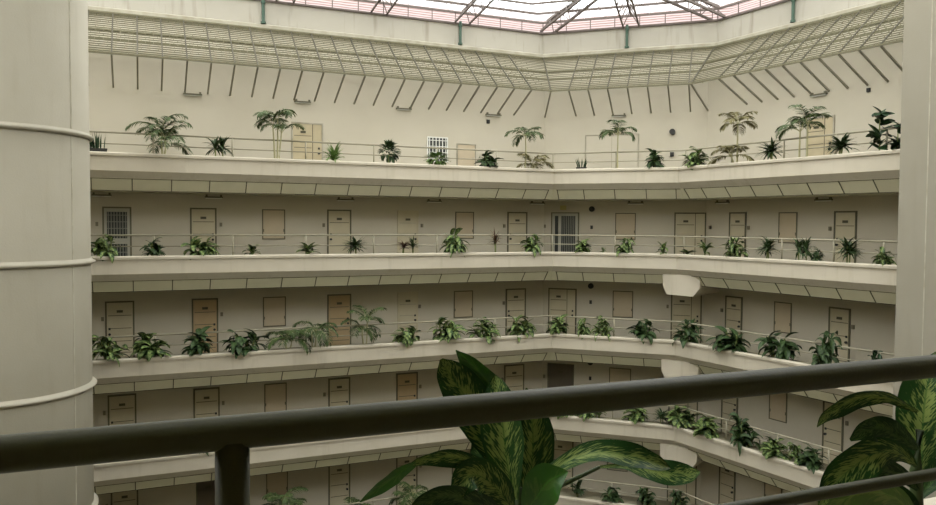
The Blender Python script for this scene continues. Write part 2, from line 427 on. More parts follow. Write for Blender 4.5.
for face, s0, ds, n in (('A', hit(113.5, 'A', AO) - 8 * .705, .705, 29), ('B', hit(567, 'B', AO), .715, 7), ('C', hit(705, 'C', AO) + .45, .627, 20)):
    for k in range(n):
        s = s0 + ds * k
        lo = on(face, s, AO, AZ); hi = on(face, s, BO, BZ)
        if face == 'A' and s > .1: continue
        mb = MB(); mb.bar(lo, hi, .028); mb.build('rib', RIBM, aw, local=LOC)
        f_ = on(face, s, OW - .01, 17.76)
        mb = MB(); mb.bar(f_, on(face, s, AO + .02, AZ - .02), .036); mb.build('strut', STRUT, aw, local=LOC)
        for q in range(rows):
            for h in ((.33, .66) if q % 2 == 0 else (.16, .5, .84)):
                a = on(face, s + ds * h, AO + (BO - AO) * q / rows, AZ + (BZ - AZ) * q / rows)
                b = on(face, s + ds * h, AO + (BO - AO) * (q + 1) / rows, AZ + (BZ - AZ) * (q + 1) / rows)
                if 4 < q < 13 or q % 3 == 0: cross.bar(a, b, .012)
cross.build('cross_slats', LATT, aw, local=LOC); aw.children[-1]['kind'] = 'stuff'
for i in (1, 2):
    mb = MB(); mb.bar(p0[i], p1[i], .035); mb.build('corner_rib', RIBM, aw, local=LOC)
    q = ring[i]; mb = MB(); mb.bar(V3(q, 17.76) - Vector((*((left(uA) + left(uB)).normalized()), 0)) * .02, p0[i], .036); mb.build('strut', STRUT, aw, local=LOC)

# lamps under the awning and under the second balcony's ceiling
def lamp(face, px0, px1, z, o, lab, grp):
    s0, s1 = hit(px0, face, o), hit(px1, face, o); u = Vector((*FACE[face][1], 0)); n = Vector((-u.y, u.x, 0))
    c = on(face, (s0 + s1) / 2, o, z); t = tag(empty('strip_lamp', c), lab, 'lamp', grp); h = (s1 - s0) / 2
    mb = MB(); mb.box(c, u, n, Z, h, .05, .02)
    for sg in (-1, 1): mb.box(c + u * h * .8 * sg + Z * .05, u, n, Z, .03, .03, .03)
    mb.build('housing', FRAME, t, local=c)
    mb = MB(); mb.bar(c - u * h * .93 - Z * .04, c + u * h * .93 - Z * .04, .018, 8); mb.build('tube', WHITEP, t, local=c)
for i, (f_, a, b) in enumerate((('A', 184, 203), ('A', 295, 311), ('A', 396, 411), ('A', 485, 500), ('B', 610, 624), ('C', 807, 823))):
    lamp(f_, a, b, 17.7, OW - .06, 'strip lamp on the top balcony wall under the awning, %s from the left' % ['leftmost', 'second', 'third', 'fourth', 'fifth', 'sixth and rightmost'][i], 'strip lamps of the top balcony')
for i, (f_, a, b) in enumerate((('A', 92, 112), ('A', 205, 223), ('A', 337, 354), ('A', 427, 441), ('A', 530, 544), ('B', 627, 643), ('C', 715, 728), ('C', 814, 831))):
    lamp(f_, a, b, 14.35, OW - .35, 'strip lamp on the ceiling of the second balcony, %s from the left' % ['leftmost', 'second', 'third', 'fourth', 'fifth', 'sixth', 'seventh', 'eighth and rightmost'][i], 'strip lamps of the second balcony')

# ------------------------------------------------------------------ round tower at the left, pillar at the right
cx, cy, rr = -470.5 / F * 17.85, 17.85, 1.96
tw = empty('wall_round_tower', (cx, cy, 0)); S(tw, 'smooth round cream tower with ring mouldings at the left edge', 'tower')
mb = MB(); n = 72; k = [(math.cos(2 * math.pi * i / n) * rr, math.sin(2 * math.pi * i / n) * rr) for i in range(n)]
mb.hexa([(x, y, 0) for x, y in k], [(x, y, 21.2) for x, y in k]); o = mb.build('shaft', TOWER, tw, smooth=False)
for p in o.data.polygons[2:]: p.use_smooth = True
for z in (3.5, 6.5, 9.5, 12.5, 15.5):
    mb = MB(); prof = [(rr, z), (rr + .06, z + .01), (rr + .10, z + .045), (rr + .10, z + .08), (rr + .05, z + .105), (rr, z + .15)]
    rows_ = [[Vector((math.cos(2 * math.pi * i / n) * r_, math.sin(2 * math.pi * i / n) * r_, z_)) for i in range(n + 1)] for r_, z_ in prof]
    mb.grid(rows_, [[(0, .9)] * (n + 1) for _ in rows_]); mb.build('ring_moulding', RINGM, tw, smooth=True)
# vertical joint: where the sight line at column 72 meets the shaft
d = Vector(((72.5 - 468) / F, 1)).normalized(); c2 = Vector((cx, cy)); bq = d.dot(c2); tt = bq - math.sqrt(bq * bq - c2.dot(c2) + rr * rr)
jp = d * tt - c2; ja = math.atan2(jp.y, jp.x)
mb = MB(); ux = Vector((-math.sin(ja), math.cos(ja), 0)); un = Vector((math.cos(ja), math.sin(ja), 0))
mb.box(un * rr + Z * 10.5, ux, un, Z, .018, .006, 10.4); mb.build('joint', LEDGE, tw)

OPIL = -1.0; s0 = hit(897.5, 'C', OPIL); pc = on('C', s0, OPIL, 0); uc3 = Vector((*uC, 0)); nc3 = Vector((-uC.y, uC.x, 0))
pl = empty('wall_square_pillar', pc); S(pl, 'plain cream square pillar at the right edge', 'pillar')
mb = MB(); mb.box(pc + uc3 * 2.2 + nc3 * .99 + Z * 10.6, uc3, nc3, Z, 2.2, .99, 10.6); mb.build('shaft', PILLAR, pl, local=pc)
sj = hit(925.5, 'C', OPIL); q = on('C', sj, OPIL, 10.6); mb = MB(); mb.box(q, uc3, nc3, Z, .015, .006, 10.4); mb.build('joint', LEDGE, pl, local=pc)

# ------------------------------------------------------------------ railings
def rail_thing(label, lines, z, posts, name='balcony_railing', rt=.033, rm=.018, ptw=.028, RAILM=RAILM):
    a = lines[0]; t = tag(empty(name, V3(a, z)), label, 'railing', None)
    L0 = V3(a, z)
    mb = MB(); mb.tube([V3(p, z + 1.13) for p in lines], rt, 16 if rt > .03 else 8); mb.build('top_rail', RAILM, t, True, local=L0)
    mb = MB(); mb.tube([V3(p, z + .80) for p in lines], rm, 10); mb.build('middle_rail', RAILM, t, True, local=L0)
    for p in posts:
        mb = MB(); mb.tube([V3(p, z + .46), V3(p, z + 1.115)], ptw, 20); mb.build('post', RAILM, t, True, local=L0)
RO = .36; rl = offset(RO)
for z in LV:
    posts = []
    for k in range(-6, 6):
        s = -13.45 + 2.262 * k
        if s < -.3: posts.append(on('A', s, RO, 0).xy)
    for px in (552, 615): posts.append(on('B', hit(px, 'B', RO), RO, 0).xy)
    for px in (684, 730, 782, 834, 884): posts.append(on('C', hit(px, 'C', RO), RO, 0).xy)
    rail_thing('thin two-bar railing with round posts behind the planter of the ' + NAME[z], [rl[0], rl[1], rl[2], rl[3]], z, posts, rt=.027, rm=.017, ptw=.024)
nd = RAILD
nearpost = RAIL0 + nd * 0
# post seen at column 232 of the photograph
def near_hit(px):
    d = Vector(((px - 468) / F, 1)); det = nd.x * -d.y + d.x * nd.y
    return (-RAIL0.x * -d.y + d.x * -RAIL0.y) / det
s232 = near_hit(231)
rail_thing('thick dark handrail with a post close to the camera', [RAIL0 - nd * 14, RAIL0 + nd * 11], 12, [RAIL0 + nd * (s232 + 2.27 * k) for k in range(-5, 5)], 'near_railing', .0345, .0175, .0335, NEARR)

# ------------------------------------------------------------------ doors and windows
ORD = ['leftmost', 'second from the left', 'third from the left', 'fourth from the left', 'fifth from the left', 'sixth from the left', 'seventh from the left', 'eighth from the left', 'ninth from the left', 'tenth from the left', 'eleventh from the left', 'twelfth from the left', 'thirteenth from the left', 'fourteenth from the left', 'fifteenth from the left',
       'sixteenth from the left', 'seventeenth from the left', 'eighteenth from the left', 'nineteenth from the left', 'twentieth from the left', 'twenty-first from the left', 'twenty-second from the left']
cnt = {'door': 0, 'window': 0}
def wallspot(px0, px1, z0, z1):
    f_ = face_of((px0 + px1) / 2, OW); s0, s1 = hit(px0, f_, OW), hit(px1, f_, OW)
    u = Vector((*FACE[f_][1], 0)); n = Vector((u.y, -u.x, 0))          # n points into the atrium
    return on(f_, (s0 + s1) / 2, OW, z0), u, n, (s1 - s0) / 2, z1 - z0
def frame_mb(c, u, n, h, H, t=.05, d=.04, bottom=False):
    mb = MB()
    for sg in (-1, 1): mb.box(c + u * (h - t / 2) * sg + Z * H / 2 + n * d / 2, u, n, Z, t / 2, d / 2, H / 2)
    mb.box(c + Z * (H - t / 2) + n * d / 2, u, n, Z, h - t, d / 2, t / 2)
    if bottom: mb.box(c + Z * (t / 2) + n * d / 2, u, n, Z, h - t, d / 2, t / 2)
    return mb
def door(px0, px1, floor, kind='cream', order='', knob=1, H=2.0, extra=''):
    cnt['door'] += 1
    c, u, n, h, _ = wallspot(px0, px1, floor, floor + H); z = floor
    t = empty('door_%d' % cnt['door'], c)
    look = {'cream': 'cream panelled door in a dark frame', 'pale': 'pale door with a frame hardly darker than the wall', 'tan': 'tan brown door in a dark frame', 'dark': 'dark brown door', 'wide': 'wide two-leaf cream door in a dark frame', 'glass': 'double glazed door with white frames', 'barred': 'barred glass door with white frame', 'faint': 'faint flush double door painted like the wall', 'hatch': 'small flush cream hatch door'}[kind]
    S(t, look + extra + ' on the ' + NAME[floor] + (', ' + order + ' of its doors' if order else ''), 'door')
    fm = FRAME if kind not in ('pale', 'faint', 'hatch') else (LEDGE if kind != 'pale' else DOORC)
    if floor == 15: fm = LEDGE
    frame_mb(c, u, n, h, H, .05 if kind not in ('faint', 'hatch') else .025).build('frame', fm, t, local=c)
    lm = {'cream': DOORC, 'pale': DOORC, 'tan': DOORT, 'dark': DOORD, 'wide': DOORC, 'glass': DGLASS, 'barred': ALU, 'faint': WALL, 'hatch': SHUT}[kind]
    if kind == 'wide' and floor == 15: lm = DOORTOP; look = 'wide two-leaf tan door'
    iw = h - .05
    if kind == 'glass':
        g = MB(); g.box(c + Z * H / 2 + n * .01, u, n, Z, iw, .008, H / 2 - .03); g.build('pane', DGLASS, t, local=c)
        f2 = MB(); 
        for a in (-iw + .05, -iw * .42, iw - .05): f2.box(c + u * a + Z * H / 2 + n * .03, u, n, Z, .05, .02, H / 2 - .04)
        for hh in (.06, H - .09): f2.box(c + Z * hh + n * .028, u, n, Z, iw, .018, .05)
        f2.build('leaf_frame', ALU, t, local=c)
        g = MB()
        for k in range(9): g.box(c + u * (-iw * .3 + k * iw * .14) + Z * H / 2 + n * .02, u, n, Z, .012, .008, H / 2 - .1)
        g.build('grille', GRILLE, t, local=c); return
    lf = MB(); lf.box(c + Z * (H - .05) / 2 + n * .012, u, n, Z, iw, .01, (H - .05) / 2 - .005); lf.build('leaf', lm, t, local=c); lfo = t.children[-1] if t.children[-1].name.startswith('leaf') else [q for q in t.children if q.name.startswith('leaf')][-1]
    if kind == 'barred':
        for nm_, z0, z1 in (('upper', 1.0, H - .16), ('lower', .12, .82)):
            g = MB(); g.box(c + Z * (z0 + z1) / 2 + n * .025, u, n, Z, iw - .08, .006, (z1 - z0) / 2); p_ = g.build('pane', DGLASS, t, local=c)
            g = MB()
            for k in range(7): g.box(c + u * (-iw + .12 + k * (2 * iw - .24) / 6) + Z * (z0 + z1) / 2 + n * .04, u, n, Z, .012, .01, (z1 - z0) / 2)
            for k in range(4): g.box(c + Z * (z0 + (z1 - z0) * (k + .5) / 4) + n * .04, u, n, Z, iw - .08, .01, .010)
            g.build('grille', GRILLE, t, local=c)
        return
    if kind in ('cream', 'pale', 'tan', 'wide'):
        g = MB(); a0, a1 = (-iw * .9, iw * .9) if kind != 'wide' else (-iw * .92, iw * .28)
        for hh in (1.54, 1.13, .72, .35): g.box(c + u * (a0 + a1) / 2 + Z * hh + n * .024, u, n, Z, (a1 - a0) / 2, .003, .011)
        if kind == 'wide': g.box(c + u * iw * .36 + Z * H / 2 + n * .024, u, n, Z, .012, .004, H / 2 - .04)
        g.build('groove', FRAME if kind != 'pale' else LEDGE, t, local=c)
    if kind in ('faint', 'hatch'):
        g = MB(); 
        if kind == 'faint': g.box(c + Z * H / 2 + n * .024, u, n, Z, .01, .004, H / 2 - .03)
        else: g.box(c + u * iw * .8 + Z * 1.0 + n * .03, u, n, Z, .02, .01, .04)
        g.build('groove' if kind == 'faint' else 'handle', LEDGE, t, local=c)
        return
    g = MB(); pc_ = c + Z * 1.67 + n * .03 + (u * -iw * .3 if kind == 'wide' else Vector())
    g.box(pc_, u, n, Z, .09, .008, .04); g.build('number_plate', JOINT, lfo, local=c)
    g = MB(); kx = u * iw * (.8 if knob > 0 else -.8); g.bar(c + kx + Z * .95 + n * .02, c + kx + Z * .95 + n * .08, .04, 8)
    g.box(c + kx + Z * 1.12 + n * .03, u, n, Z, .03, .012, .035); g.build('handle', BLACK, lfo, local=c)
def shutter(px0, px1, floor, order, z0=.95, z1=1.98):
    cnt['window'] += 1
    c, u, n, h, H = wallspot(px0, px1, floor + z0, floor + z1)
    t = empty('window_%d' % cnt['window'], c); S(t, 'closed cream shutter window in a thin dark frame on the ' + NAME[floor] + ', ' + order + ' of its shutters', 'window')
    frame_mb(c, u, n, h, H, .035, .03, True).build('window_frame', FRAME, t, local=c)
    g = MB(); g.box(c + Z * H / 2 + n * .01, u, n, Z, h - .035, .008, H / 2 - .036); g.build('shutter', SHUT, t, local=c)
    g = MB()
    for sg in (-1, 1): g.box(c + u * (h - .05) * sg + Z * H * .3 + n * .025, u, n, Z, .012, .008, .05)
    g.build('hinge', FRAME, t, local=c)

for i, (a, b, k, kn) in enumerate([(102.4, 131.6, 'barred', 1), (190, 216.5, 'cream', 1), (327, 351, 'cream', -1), (397, 418, 'pale', 1), (507, 526.7, 'cream', -1), (551, 579, 'glass', 1), (674, 705.8, 'wide', 1), (729.2, 746.2, 'cream', 1), (834, 856.7, 'cream', -1)]):
    door(a, b, 12, k, ORD[i], kn)
for i, (a, b, k, kn) in enumerate([(104, 133.5, 'cream', -1), (191, 217.5, 'tan', 1), (327, 351, 'tan', 1), (397.5, 418, 'pale', 1), (506, 526, 'cream', -1), (549, 577.3, 'wide', 1), (672, 703, 'wide', 1), (727, 744, 'cream', 1), (831, 852.8, 'cream', 1)]):
    door(a, b, 9, k, ORD[i], kn)
for i, (a, b, k, kn) in enumerate([(105.5, 134.5, 'cream', -1), (192, 218.5, 'cream', 1), (328, 350, 'cream', 1), (396.5, 418, 'tan', 1), (505, 525, 'cream', -1), (549, 575.5, 'dark', 1), (671, 701, 'wide', 1), (725, 741.5, 'cream', 1), (827.5, 848.5, 'cream', -1)]):
    door(a, b, 6, k, ORD[i], kn)
for i, (a, b, k, kn) in enumerate([(107.5, 135.5, 'cream', -1), (194, 219, 'dark', 1), (328, 350, 'cream', 1), (396.5, 418, 'cream', 1), (505, 525, 'cream', -1), (549, 576, 'cream', 1), (671, 701, 'wide', 1), (724, 740.5, 'cream', 1)]):
    door(a, b, 3, k, ORD[i], kn)
door(291.5, 323, 15, 'wide', 'leftmost', 1)
door(456, 475, 15, 'hatch', 'between grille window and corner, second', 1, 1.55)
door(584, 637.5, 15, 'faint', 'in the short angled wall, third', 1)
door(804, 832, 15, 'wide', 'rightmost', 1, 2.0)
for fl, L in ((12, [(262, 285), (455, 473.5), (615, 635.5), (778.5, 797)]), (9, [(262.5, 285.5), (454, 473), (613.5, 634), (776, 793.5)]), (6, [(263.5, 286), (453.5, 473), (611, 633), (773, 791)]), (3, [(265, 287), (453, 472), (610, 631), (770, 788)])):
    for i, (a, b) in enumerate(L): shutter(a, b, fl, ['leftmost', 'second', 'third', 'rightmost'][i])
# barred window of the top balcony
cnt['window'] += 1
c, u, n, h, H = wallspot(426.5, 447.2, 15.82, 16.75); t = empty('window_%d' % cnt['window'], c); S(t, 'white barred window on the top balcony wall', 'window')
frame_mb(c, u, n, h, H, .04, .03, True).build('window_frame', WHITEP, t, local=c)
g = MB(); g.box(c + Z * H / 2 + n * .008, u, n, Z, h - .04, .006, H / 2 - .04); g.build('pane', DGLASS, t, local=c)
g = MB()
for k in range(6): g.box(c + u * (-h + .09 + k * (2 * h - .18) / 5) + Z * H / 2 + n * .03, u, n, Z, .014, .008, H / 2 - .04)
for k in range(4): g.box(c + Z * H * (k + .6) / 4.2 + n * .03, u, n, Z, h - .04, .008, .011)
g.build('grille', WHITEP, t, local=c)

def wallbox(px, floor, zc, w_, h_, name, m, lab, cat, grp=None, rnd=False):
    c, u, n, h, H = wallspot(px, px + .01, floor + zc, floor + zc + 1)
    mb = MB()
    if rnd: mb.bar(c, c + n * .08, w_, 16)
    else:
        mb.box(c + n * .03, u, n, Z, w_, .03, h_); mb.box(c + n * .065, u, n, Z, w_ * .6, .008, h_ * .6)
    tag(mb.build(name, m), lab, cat, grp)
BOX = mat('switch_box', (0.20, 0.18, 0.12), 0.6)
for fl, L in ((12, [97, 220.8, 323.5, 421.6, 503.8, 545, 710.3, 748.6, 830.2]), (9, [101.5, 221, 419.6, 504, 668.7, 723.6, 855.7]), (6, [102, 222, 324, 420.5, 503, 545.7, 668, 721, 852]), (3, [103.5, 224, 421])):
    for i, px in enumerate(L): wallbox(px, fl, 1.45, .04, .065, 'switch_box', BOX, 'small dark switch box on the wall of the %s, %s' % (NAME[fl], ORD[i]), 'switch box', 'door switch boxes')
for fl, px in ((12, 591.5), (9, 591.5), (6, 592)):
    wallbox(px, fl, 2.13, .11, .1, 'round_alarm', BLACK, 'round black alarm high on the short wall of the ' + NAME[fl], 'alarm', rnd=True)
    wallbox(px, fl, 1.42 if fl == 12 else 1.5, .045, .07, 'call_point', BLACK, 'small black call point below the round alarm of the ' + NAME[fl], 'call point')
wallbox(670.5, 15, 2.02, .11, .1, 'round_alarm', BLACK, 'round black alarm high on the top balcony wall', 'alarm', rnd=True)
wallbox(670.5, 15, 1.18, .07, .08, 'call_point', BLACK, 'small black call point on the top balcony wall', 'call point')
wallbox(487, 15, 2.44, .06, .07, 'junction_box', BLACK, 'black junction box at the foot of a strut left of the corner', 'junction box')
wallbox(865, 15, 2.6, .05, .06, 'junction_box', BLACK, 'black junction box at the foot of a strut on the right wall', 'junction box')
wallbox(563, 12, 2.18, .12, .09, 'exit_sign', SIGN, 'small yellowish sign above the double glazed door', 'sign')

# ------------------------------------------------------------------ planting
def leaf(mb, base, az, elev, L, W, droop, prof='oval', seg=6, fold=.25, twist=0.0):
    """one arching leaf"""
    p = Vector(base); e = elev; rows_, uvs = [], []; st = L / seg
    for i in range(seg + 1):
        t = i / seg
        d = Vector((math.cos(az) * math.cos(e), math.sin(az) * math.cos(e), math.sin(e)))
        side = Vector((-math.sin(az), math.cos(az), 0)); nn = side.cross(d) * -1
        side = (side * math.cos(twist) + nn * math.sin(twist))
        if prof == 'oval': wd = W * max(0.02, (math.sin(math.pi * min(1, t * .93 + .05)) ** .7) * (1 - .25 * t))
        elif prof == 'strap': wd = W * max(0.05, min(1, t * 5 + .35) * (1 - t ** 2.2))
        else: wd = W * max(0.03, (1 - t))
        h_ = wd / 2
        rows_.append([p - side * h_ + nn * h_ * fold, p.copy(), p + side * h_ + nn * h_ * fold])
        uvs.append([(t, 0), (t, .5), (t, 1)])
        p = p + d * st; e -= droop / seg
    mb.grid(rows_, uvs)
class Proto: pass
def make_clump(kind, seed, lmat):
    """unit-size plant (about 1 wide, 1 tall) as foliage and stem meshes; returned as meshes"""
    rnd = random.Random(seed); fo, st = MB(), MB()
    if kind == 'broad':
        for k in range(5):
            a = rnd.uniform(0, 6.28); r0 = rnd.uniform(.04, .2); b = Vector((math.cos(a) * r0, math.sin(a) * r0, 0)); hh = rnd.uniform(.18, .55)
            tp = b * 1.7 + Z * hh; st.tube([b * .8 - Z * .01, tp], .022, 5)
            for j in range(11):
                az = rnd.uniform(0, 6.28); el = rnd.uniform(-.2, 1.35) * (.6 + .5 * j / 10); ln = rnd.uniform(.34, .5)
                leaf(fo, b.lerp(tp, rnd.uniform(.2, 1)), az, el, ln, rnd.uniform(.16, .22), rnd.uniform(.9, 1.9), twist=rnd.uniform(-.4, .4))
    elif kind == 'small':
        for k in range(2):
            a = rnd.uniform(0, 6.28); b = Vector((math.cos(a) * .12, math.sin(a) * .12, 0)); tp = b + Z * .25; st.tube([b - Z * .01, tp], .03, 5)
            for j in range(9):
                leaf(fo, b.lerp(tp, rnd.uniform(.2, 1)), rnd.uniform(0, 6.28), rnd.uniform(.3, 1.3), rnd.uniform(.4, .65), rnd.uniform(.2, .27), rnd.uniform(.7, 1.5))
    elif kind == 'dracaena':
        for k in range(2):
            b = Vector((rnd.uniform(-.12, .12), rnd.uniform(-.12, .12), 0)); tp = b + Vector((rnd.uniform(-.1, .1), 0, rnd.uniform(.35, .6))); st.tube([b - Z * .01, tp], .022, 5)
            for j in range(34):
                leaf(fo, b.lerp(tp, rnd.uniform(.55, 1)), rnd.uniform(0, 6.28), rnd.uniform(-.2, 1.4), rnd.uniform(.36, .5), .085, rnd.uniform(.4, 1.3), 'strap', 5)
    elif kind == 'spiky':
        st.tube([(0, 0, -.01), (.02, 0, .5)], .03, 6)
        for j in range(36):
            leaf(fo, (0.02, 0, rnd.uniform(.38, .6)), rnd.uniform(0, 6.28), rnd.uniform(-.3, 1.5), rnd.uniform(.36, .5), .09, rnd.uniform(.0, .6), 'spike', 4)
    elif kind == 'dense':
        st.tube([(0, 0, -.01), (0, 0, .4)], .04, 6)
        for j in range(140):
            th = rnd.uniform(0, 6.28); ph = rnd.uniform(-1.0, 1.5); c_ = Vector((math.cos(th) * math.cos(ph) * .22, math.sin(th) * math.cos(ph) * .22, .52 + math.sin(ph) * .22))
            leaf(fo, c_, th, ph, rnd.uniform(.22, .34), .12, rnd.uniform(.4, 1.4), 'oval', 4)
    elif kind == 'fern':
        for j in range(50):
            leaf(fo, (rnd.uniform(-.04, .04), rnd.uniform(-.04, .04), .06), rnd.uniform(0, 6.28), rnd.uniform(.35, 1.5), rnd.uniform(.5, .9), .15, rnd.uniform(.6, 1.6), 'strap', 5)
        st.tube([(0, 0, -.01), (0, 0, .12)], .06, 6)
    elif kind == 'rubber':
        st.tube([(0, 0, -.01), (.02, 0, .5), (0, 0, .95)], [.02, .016, .012], 6)
        for b0, n_ in ((.22, 20), (.74, 16)):
            for j in range(n_):
                a = rnd.uniform(0, 6.28); leaf(fo, (0, 0, b0 + rnd.uniform(-.12, .22)), a, rnd.uniform(-.5, .9), rnd.uniform(.26, .42), .26, .4, 'oval', 5, .1, rnd.uniform(-.5, .5))
    elif kind == 'sans':
        for j in range(24):
            b = Vector((rnd.uniform(-.32, .32), rnd.uniform(-.12, .12), .22)); leaf(fo, b, math.atan2(b.y, b.x), rnd.uniform(1.2, 1.55), rnd.uniform(.5, .8), .085, .05, 'strap', 5, .3, rnd.uniform(-1, 1))
        q = [(-.42, -.2), (.42, -.2), (.42, .2), (-.42, .2)]
        st.hexa([(x * .9, y * .9, 0) for x, y in q], [(x, y, .26) for x, y in q])
    allv = [v for v in fo.v] + [v for v in st.v if v.z > .0]
    xs = sorted(v.x for v in allv); zs = sorted(v.z for v in allv); wx = (xs[int(len(xs) * .985)] - xs[int(len(xs) * .015)]); hz = zs[int(len(zs) * .996)]
    out = []
    for mbx, nm_, m_ in ((fo, 'foliage', lmat), (st, 'stem' if kind != 'sans' else 'trough', STEM if kind != 'sans' else BLACK)):
        for v in mbx.v: v.x /= wx; v.y /= wx; v.z = v.z / hz
        me = bpy.data.meshes.new(nm_); me.from_pydata([tuple(v) for v in mbx.v], [], mbx.f); me.materials.append(m_)
        ul = me.uv_layers.new(name='uv'); k = 0
        for uu in mbx.uv:
            for c_ in uu: ul.data[k].uv = c_; k += 1
        out.append((nm_, me))
    return out
PROT = {}
def proto(kind, seed, m):
    key = (kind, seed, m.name)
    if key not in PROT: PROT[key] = make_clump(kind, seed, m)
    return PROT[key]
TOPP = .47
SPECIES = {'broad': ('leafy_houseplant', 'plant'), 'small': ('young_houseplant', 'plant'), 'dracaena': ('dracaena_plant', 'plant'), 'spiky': ('spiky_dracaena', 'plant'), 'dense': ('round_bush', 'bush'), 'fern': ('fern_plant', 'fern'), 'rubber': ('rubber_plant', 'plant'), 'sans': ('snake_plant', 'plant')}
def plant(kind, px, w_px, ytop, floor, lab, m=None, o=.24, hang=0.0):
    f_ = face_of(px, o); s = hit(px, f_, o); p = on(f_, s, o, floor + TOPP)
    depth = p.y; w_ = w_px * depth / F
    # height from the photograph's top row, at this depth
    ht = unproj(px, ytop, depth).z - p.z
    nm_, cat = SPECIES[kind]; rs = random.Random(int(px * 7 + floor * 131))
    sd = rs.randint(1, 4); t = empty(nm_, p); tag(t, lab, cat, 'plants in the planters of the ' + NAME[floor])
    for q, me in proto(kind, sd, m or LEAFV2):
        ob = bpy.data.objects.new(q, me); C.objects.link(ob); ob.parent = t
    t.rotation_euler.z = rs.uniform(0, 6.28) if kind != 'sans' else math.atan2(FACE[f_][1].y, FACE[f_][1].x)
    w_ *= {'broad': .78, 'spiky': 1.35, 'dense': .95}.get(kind, .9) * (1.25 if floor == 6 else 1.14 if floor == 9 else 1); t.scale = (w_, w_, max(ht, .2))
    return t
def frond(fo, ra, base, az, elev, L, droop, rnd, leaflet=.3, n=18, seg=10):
    p = Vector(base); e = elev; pts = []; dirs = []
    for i in range(seg + 1):
        pts.append(p.copy()); d = Vector((math.cos(az) * math.cos(e), math.sin(az) * math.cos(e), math.sin(e))); dirs.append(d)
        p = p + d * (L / seg); e -= droop / seg * (0.5 + i / seg)
    ra.tube(pts, [.012 * (1 - .8 * i / seg) for i in range(seg + 1)], 4)
    side = Vector((-math.sin(az), math.cos(az), 0))
    for k in range(n):
        t = .2 + .8 * k / (n - 1); x = t * seg; i = min(int(x), seg - 1); q = pts[i].lerp(pts[i + 1], x - i); d = dirs[i]
        ll = leaflet * (math.sin(math.pi * (t * .8 + .12)) ** .6 + .08)
        for sg in (-1, 1):
            v = (side * sg * .85 + d * .65 + Z * rnd.uniform(-.05, .25)).normalized()
            az2 = math.atan2(v.y, v.x); el2 = math.asin(max(-1, min(1, v.z)))
            leaf(fo, q, az2, el2, ll * rnd.uniform(.85, 1.1), .045, rnd.uniform(.7, 1.5), 'strap', 4, .3, rnd.uniform(-.6, .6))
def palm(px, floor, lab, stems, fronds, L, elev=(.4, 1.3), droop=2.0, m=PALMG, o=.24, seed=0, leaflet=.3, group=True):
    """stems: list of (dx along the planter, height); each carries a crown"""
    f_ = face_of(px, o); s = hit(px, f_, o); p = on(f_, s, o, floor + TOPP); u = Vector((*FACE[f_][1], 0)); rnd = random.Random(seed + int(px))
    t = empty('potted_palm' if False else 'palm_plant', p); tag(t, lab, 'palm', 'plants in the planters of the ' + NAME[floor])
    for dx, hh in stems:
        fo, ra, st = MB(), MB(), MB()
        b = u * dx * .5; tp = u * dx + Z * hh
        st.tube([b - Z * .01, b.lerp(tp, .5) + u * rnd.uniform(-.02, .02), tp], [.032, .025, .02], 7)
        so = st.build('stem', CANE, t)
        a0 = rnd.uniform(0, 6.28)
        for k in range(fronds):
            az = a0 + 6.283 * k / fronds + rnd.uniform(-.3, .3)
            frond(fo, ra, tp - Z * .02, az, rnd.uniform(*elev), L * rnd.uniform(.8, 1.15), droop * rnd.uniform(.75, 1.2), rnd, leaflet)
        fo.build('frond', m, t); ra.build('frond_rib', CANE, t)
FL = {15: 'on the top balcony', 12: 'on the second balcony down', 9: 'on the third balcony down', 6: 'on the fourth balcony down', 3: 'on the fifth balcony down'}
def n_(i): return ORD[i].replace(' from the left', '') + (' plant from the left' if i else ' plant')
# --- top balcony
T = 15
plant('sans', 98.5, 20, 132, T, 'snake plant in a low black trough, leftmost on the top balcony', LEAFD)
palm(164, T, 'bushy feathery palm with short stem, beside the snake plant on the top balcony', [(-.05, .68), (.06, .4)], 8, 1.0, (.25, 1.5), 2.1, seed=3, leaflet=.32)
plant('dracaena', 220, 30, 135, T, 'small dracaena right of the bushy palm on the top balcony', LEAFB)
palm(277, T, 'slender multi-stem palm left of the wide top balcony door', [(-.12, 1.1), (.03, 1.3), (.15, .9)], 4, .85, (.5, 1.5), 2.2, PALMG, seed=5)
plant('fern', 334, 24, 141, T, 'light green fern right of the wide door on the top balcony', LEAFY)
plant('dense', 388.5, 23, 139, T, 'round dense dark bush on the top balcony, left of the barred window', LEAFB)
plant('dense', 436.5, 25, 152, T, 'low bronze green bush below the barred window of the top balcony', LEAFY)
plant('broad', 487, 27, 151, T, 'low dark leafy plant right of the hatch door on the top balcony', LEAFB)
palm(524.5, T, 'thin-trunked palm with drooping crown left of the back corner, top balcony', [(0, 1.25)], 7, .78, (.3, 1.2), 2.0, PALMG, seed=2)
palm(532, T, 'short yellowish palm beside the thin-trunked palm on the top balcony', [(-.05, .22), (.1, .18)], 4, .75, (.3, 1.2), 1.6, PALMO, seed=4)
plant('sans', 580.5, 12, 157, T, 'tiny snake plant in a black pot just right of the back corner', LEAFD)
palm(616.5, T, 'palm on a single trunk in front of the faint double door', [(0, 1.25)], 8, .85, (.4, 1.45), 2.2, PALMG, seed=8)
plant('broad', 655, 26, 149, T, 'leafy plant below the round alarm on the top balcony', LEAFB)
plant('broad', 695, 31, 146, T, 'variegated leafy plant at the right corner of the top balcony', LEAFV2)
palm(735.5, T, 'brownish palm with tall thin trunk on the right run of the top balcony', [(0, 1.32), (-.25, .3)], 8, .72, (.1, 1.2), 1.6, PALMO, seed=9)
plant('dracaena', 766, 30, 138, T, 'bushy strap-leaved plant right of the brownish palm, top balcony', LEAFB)
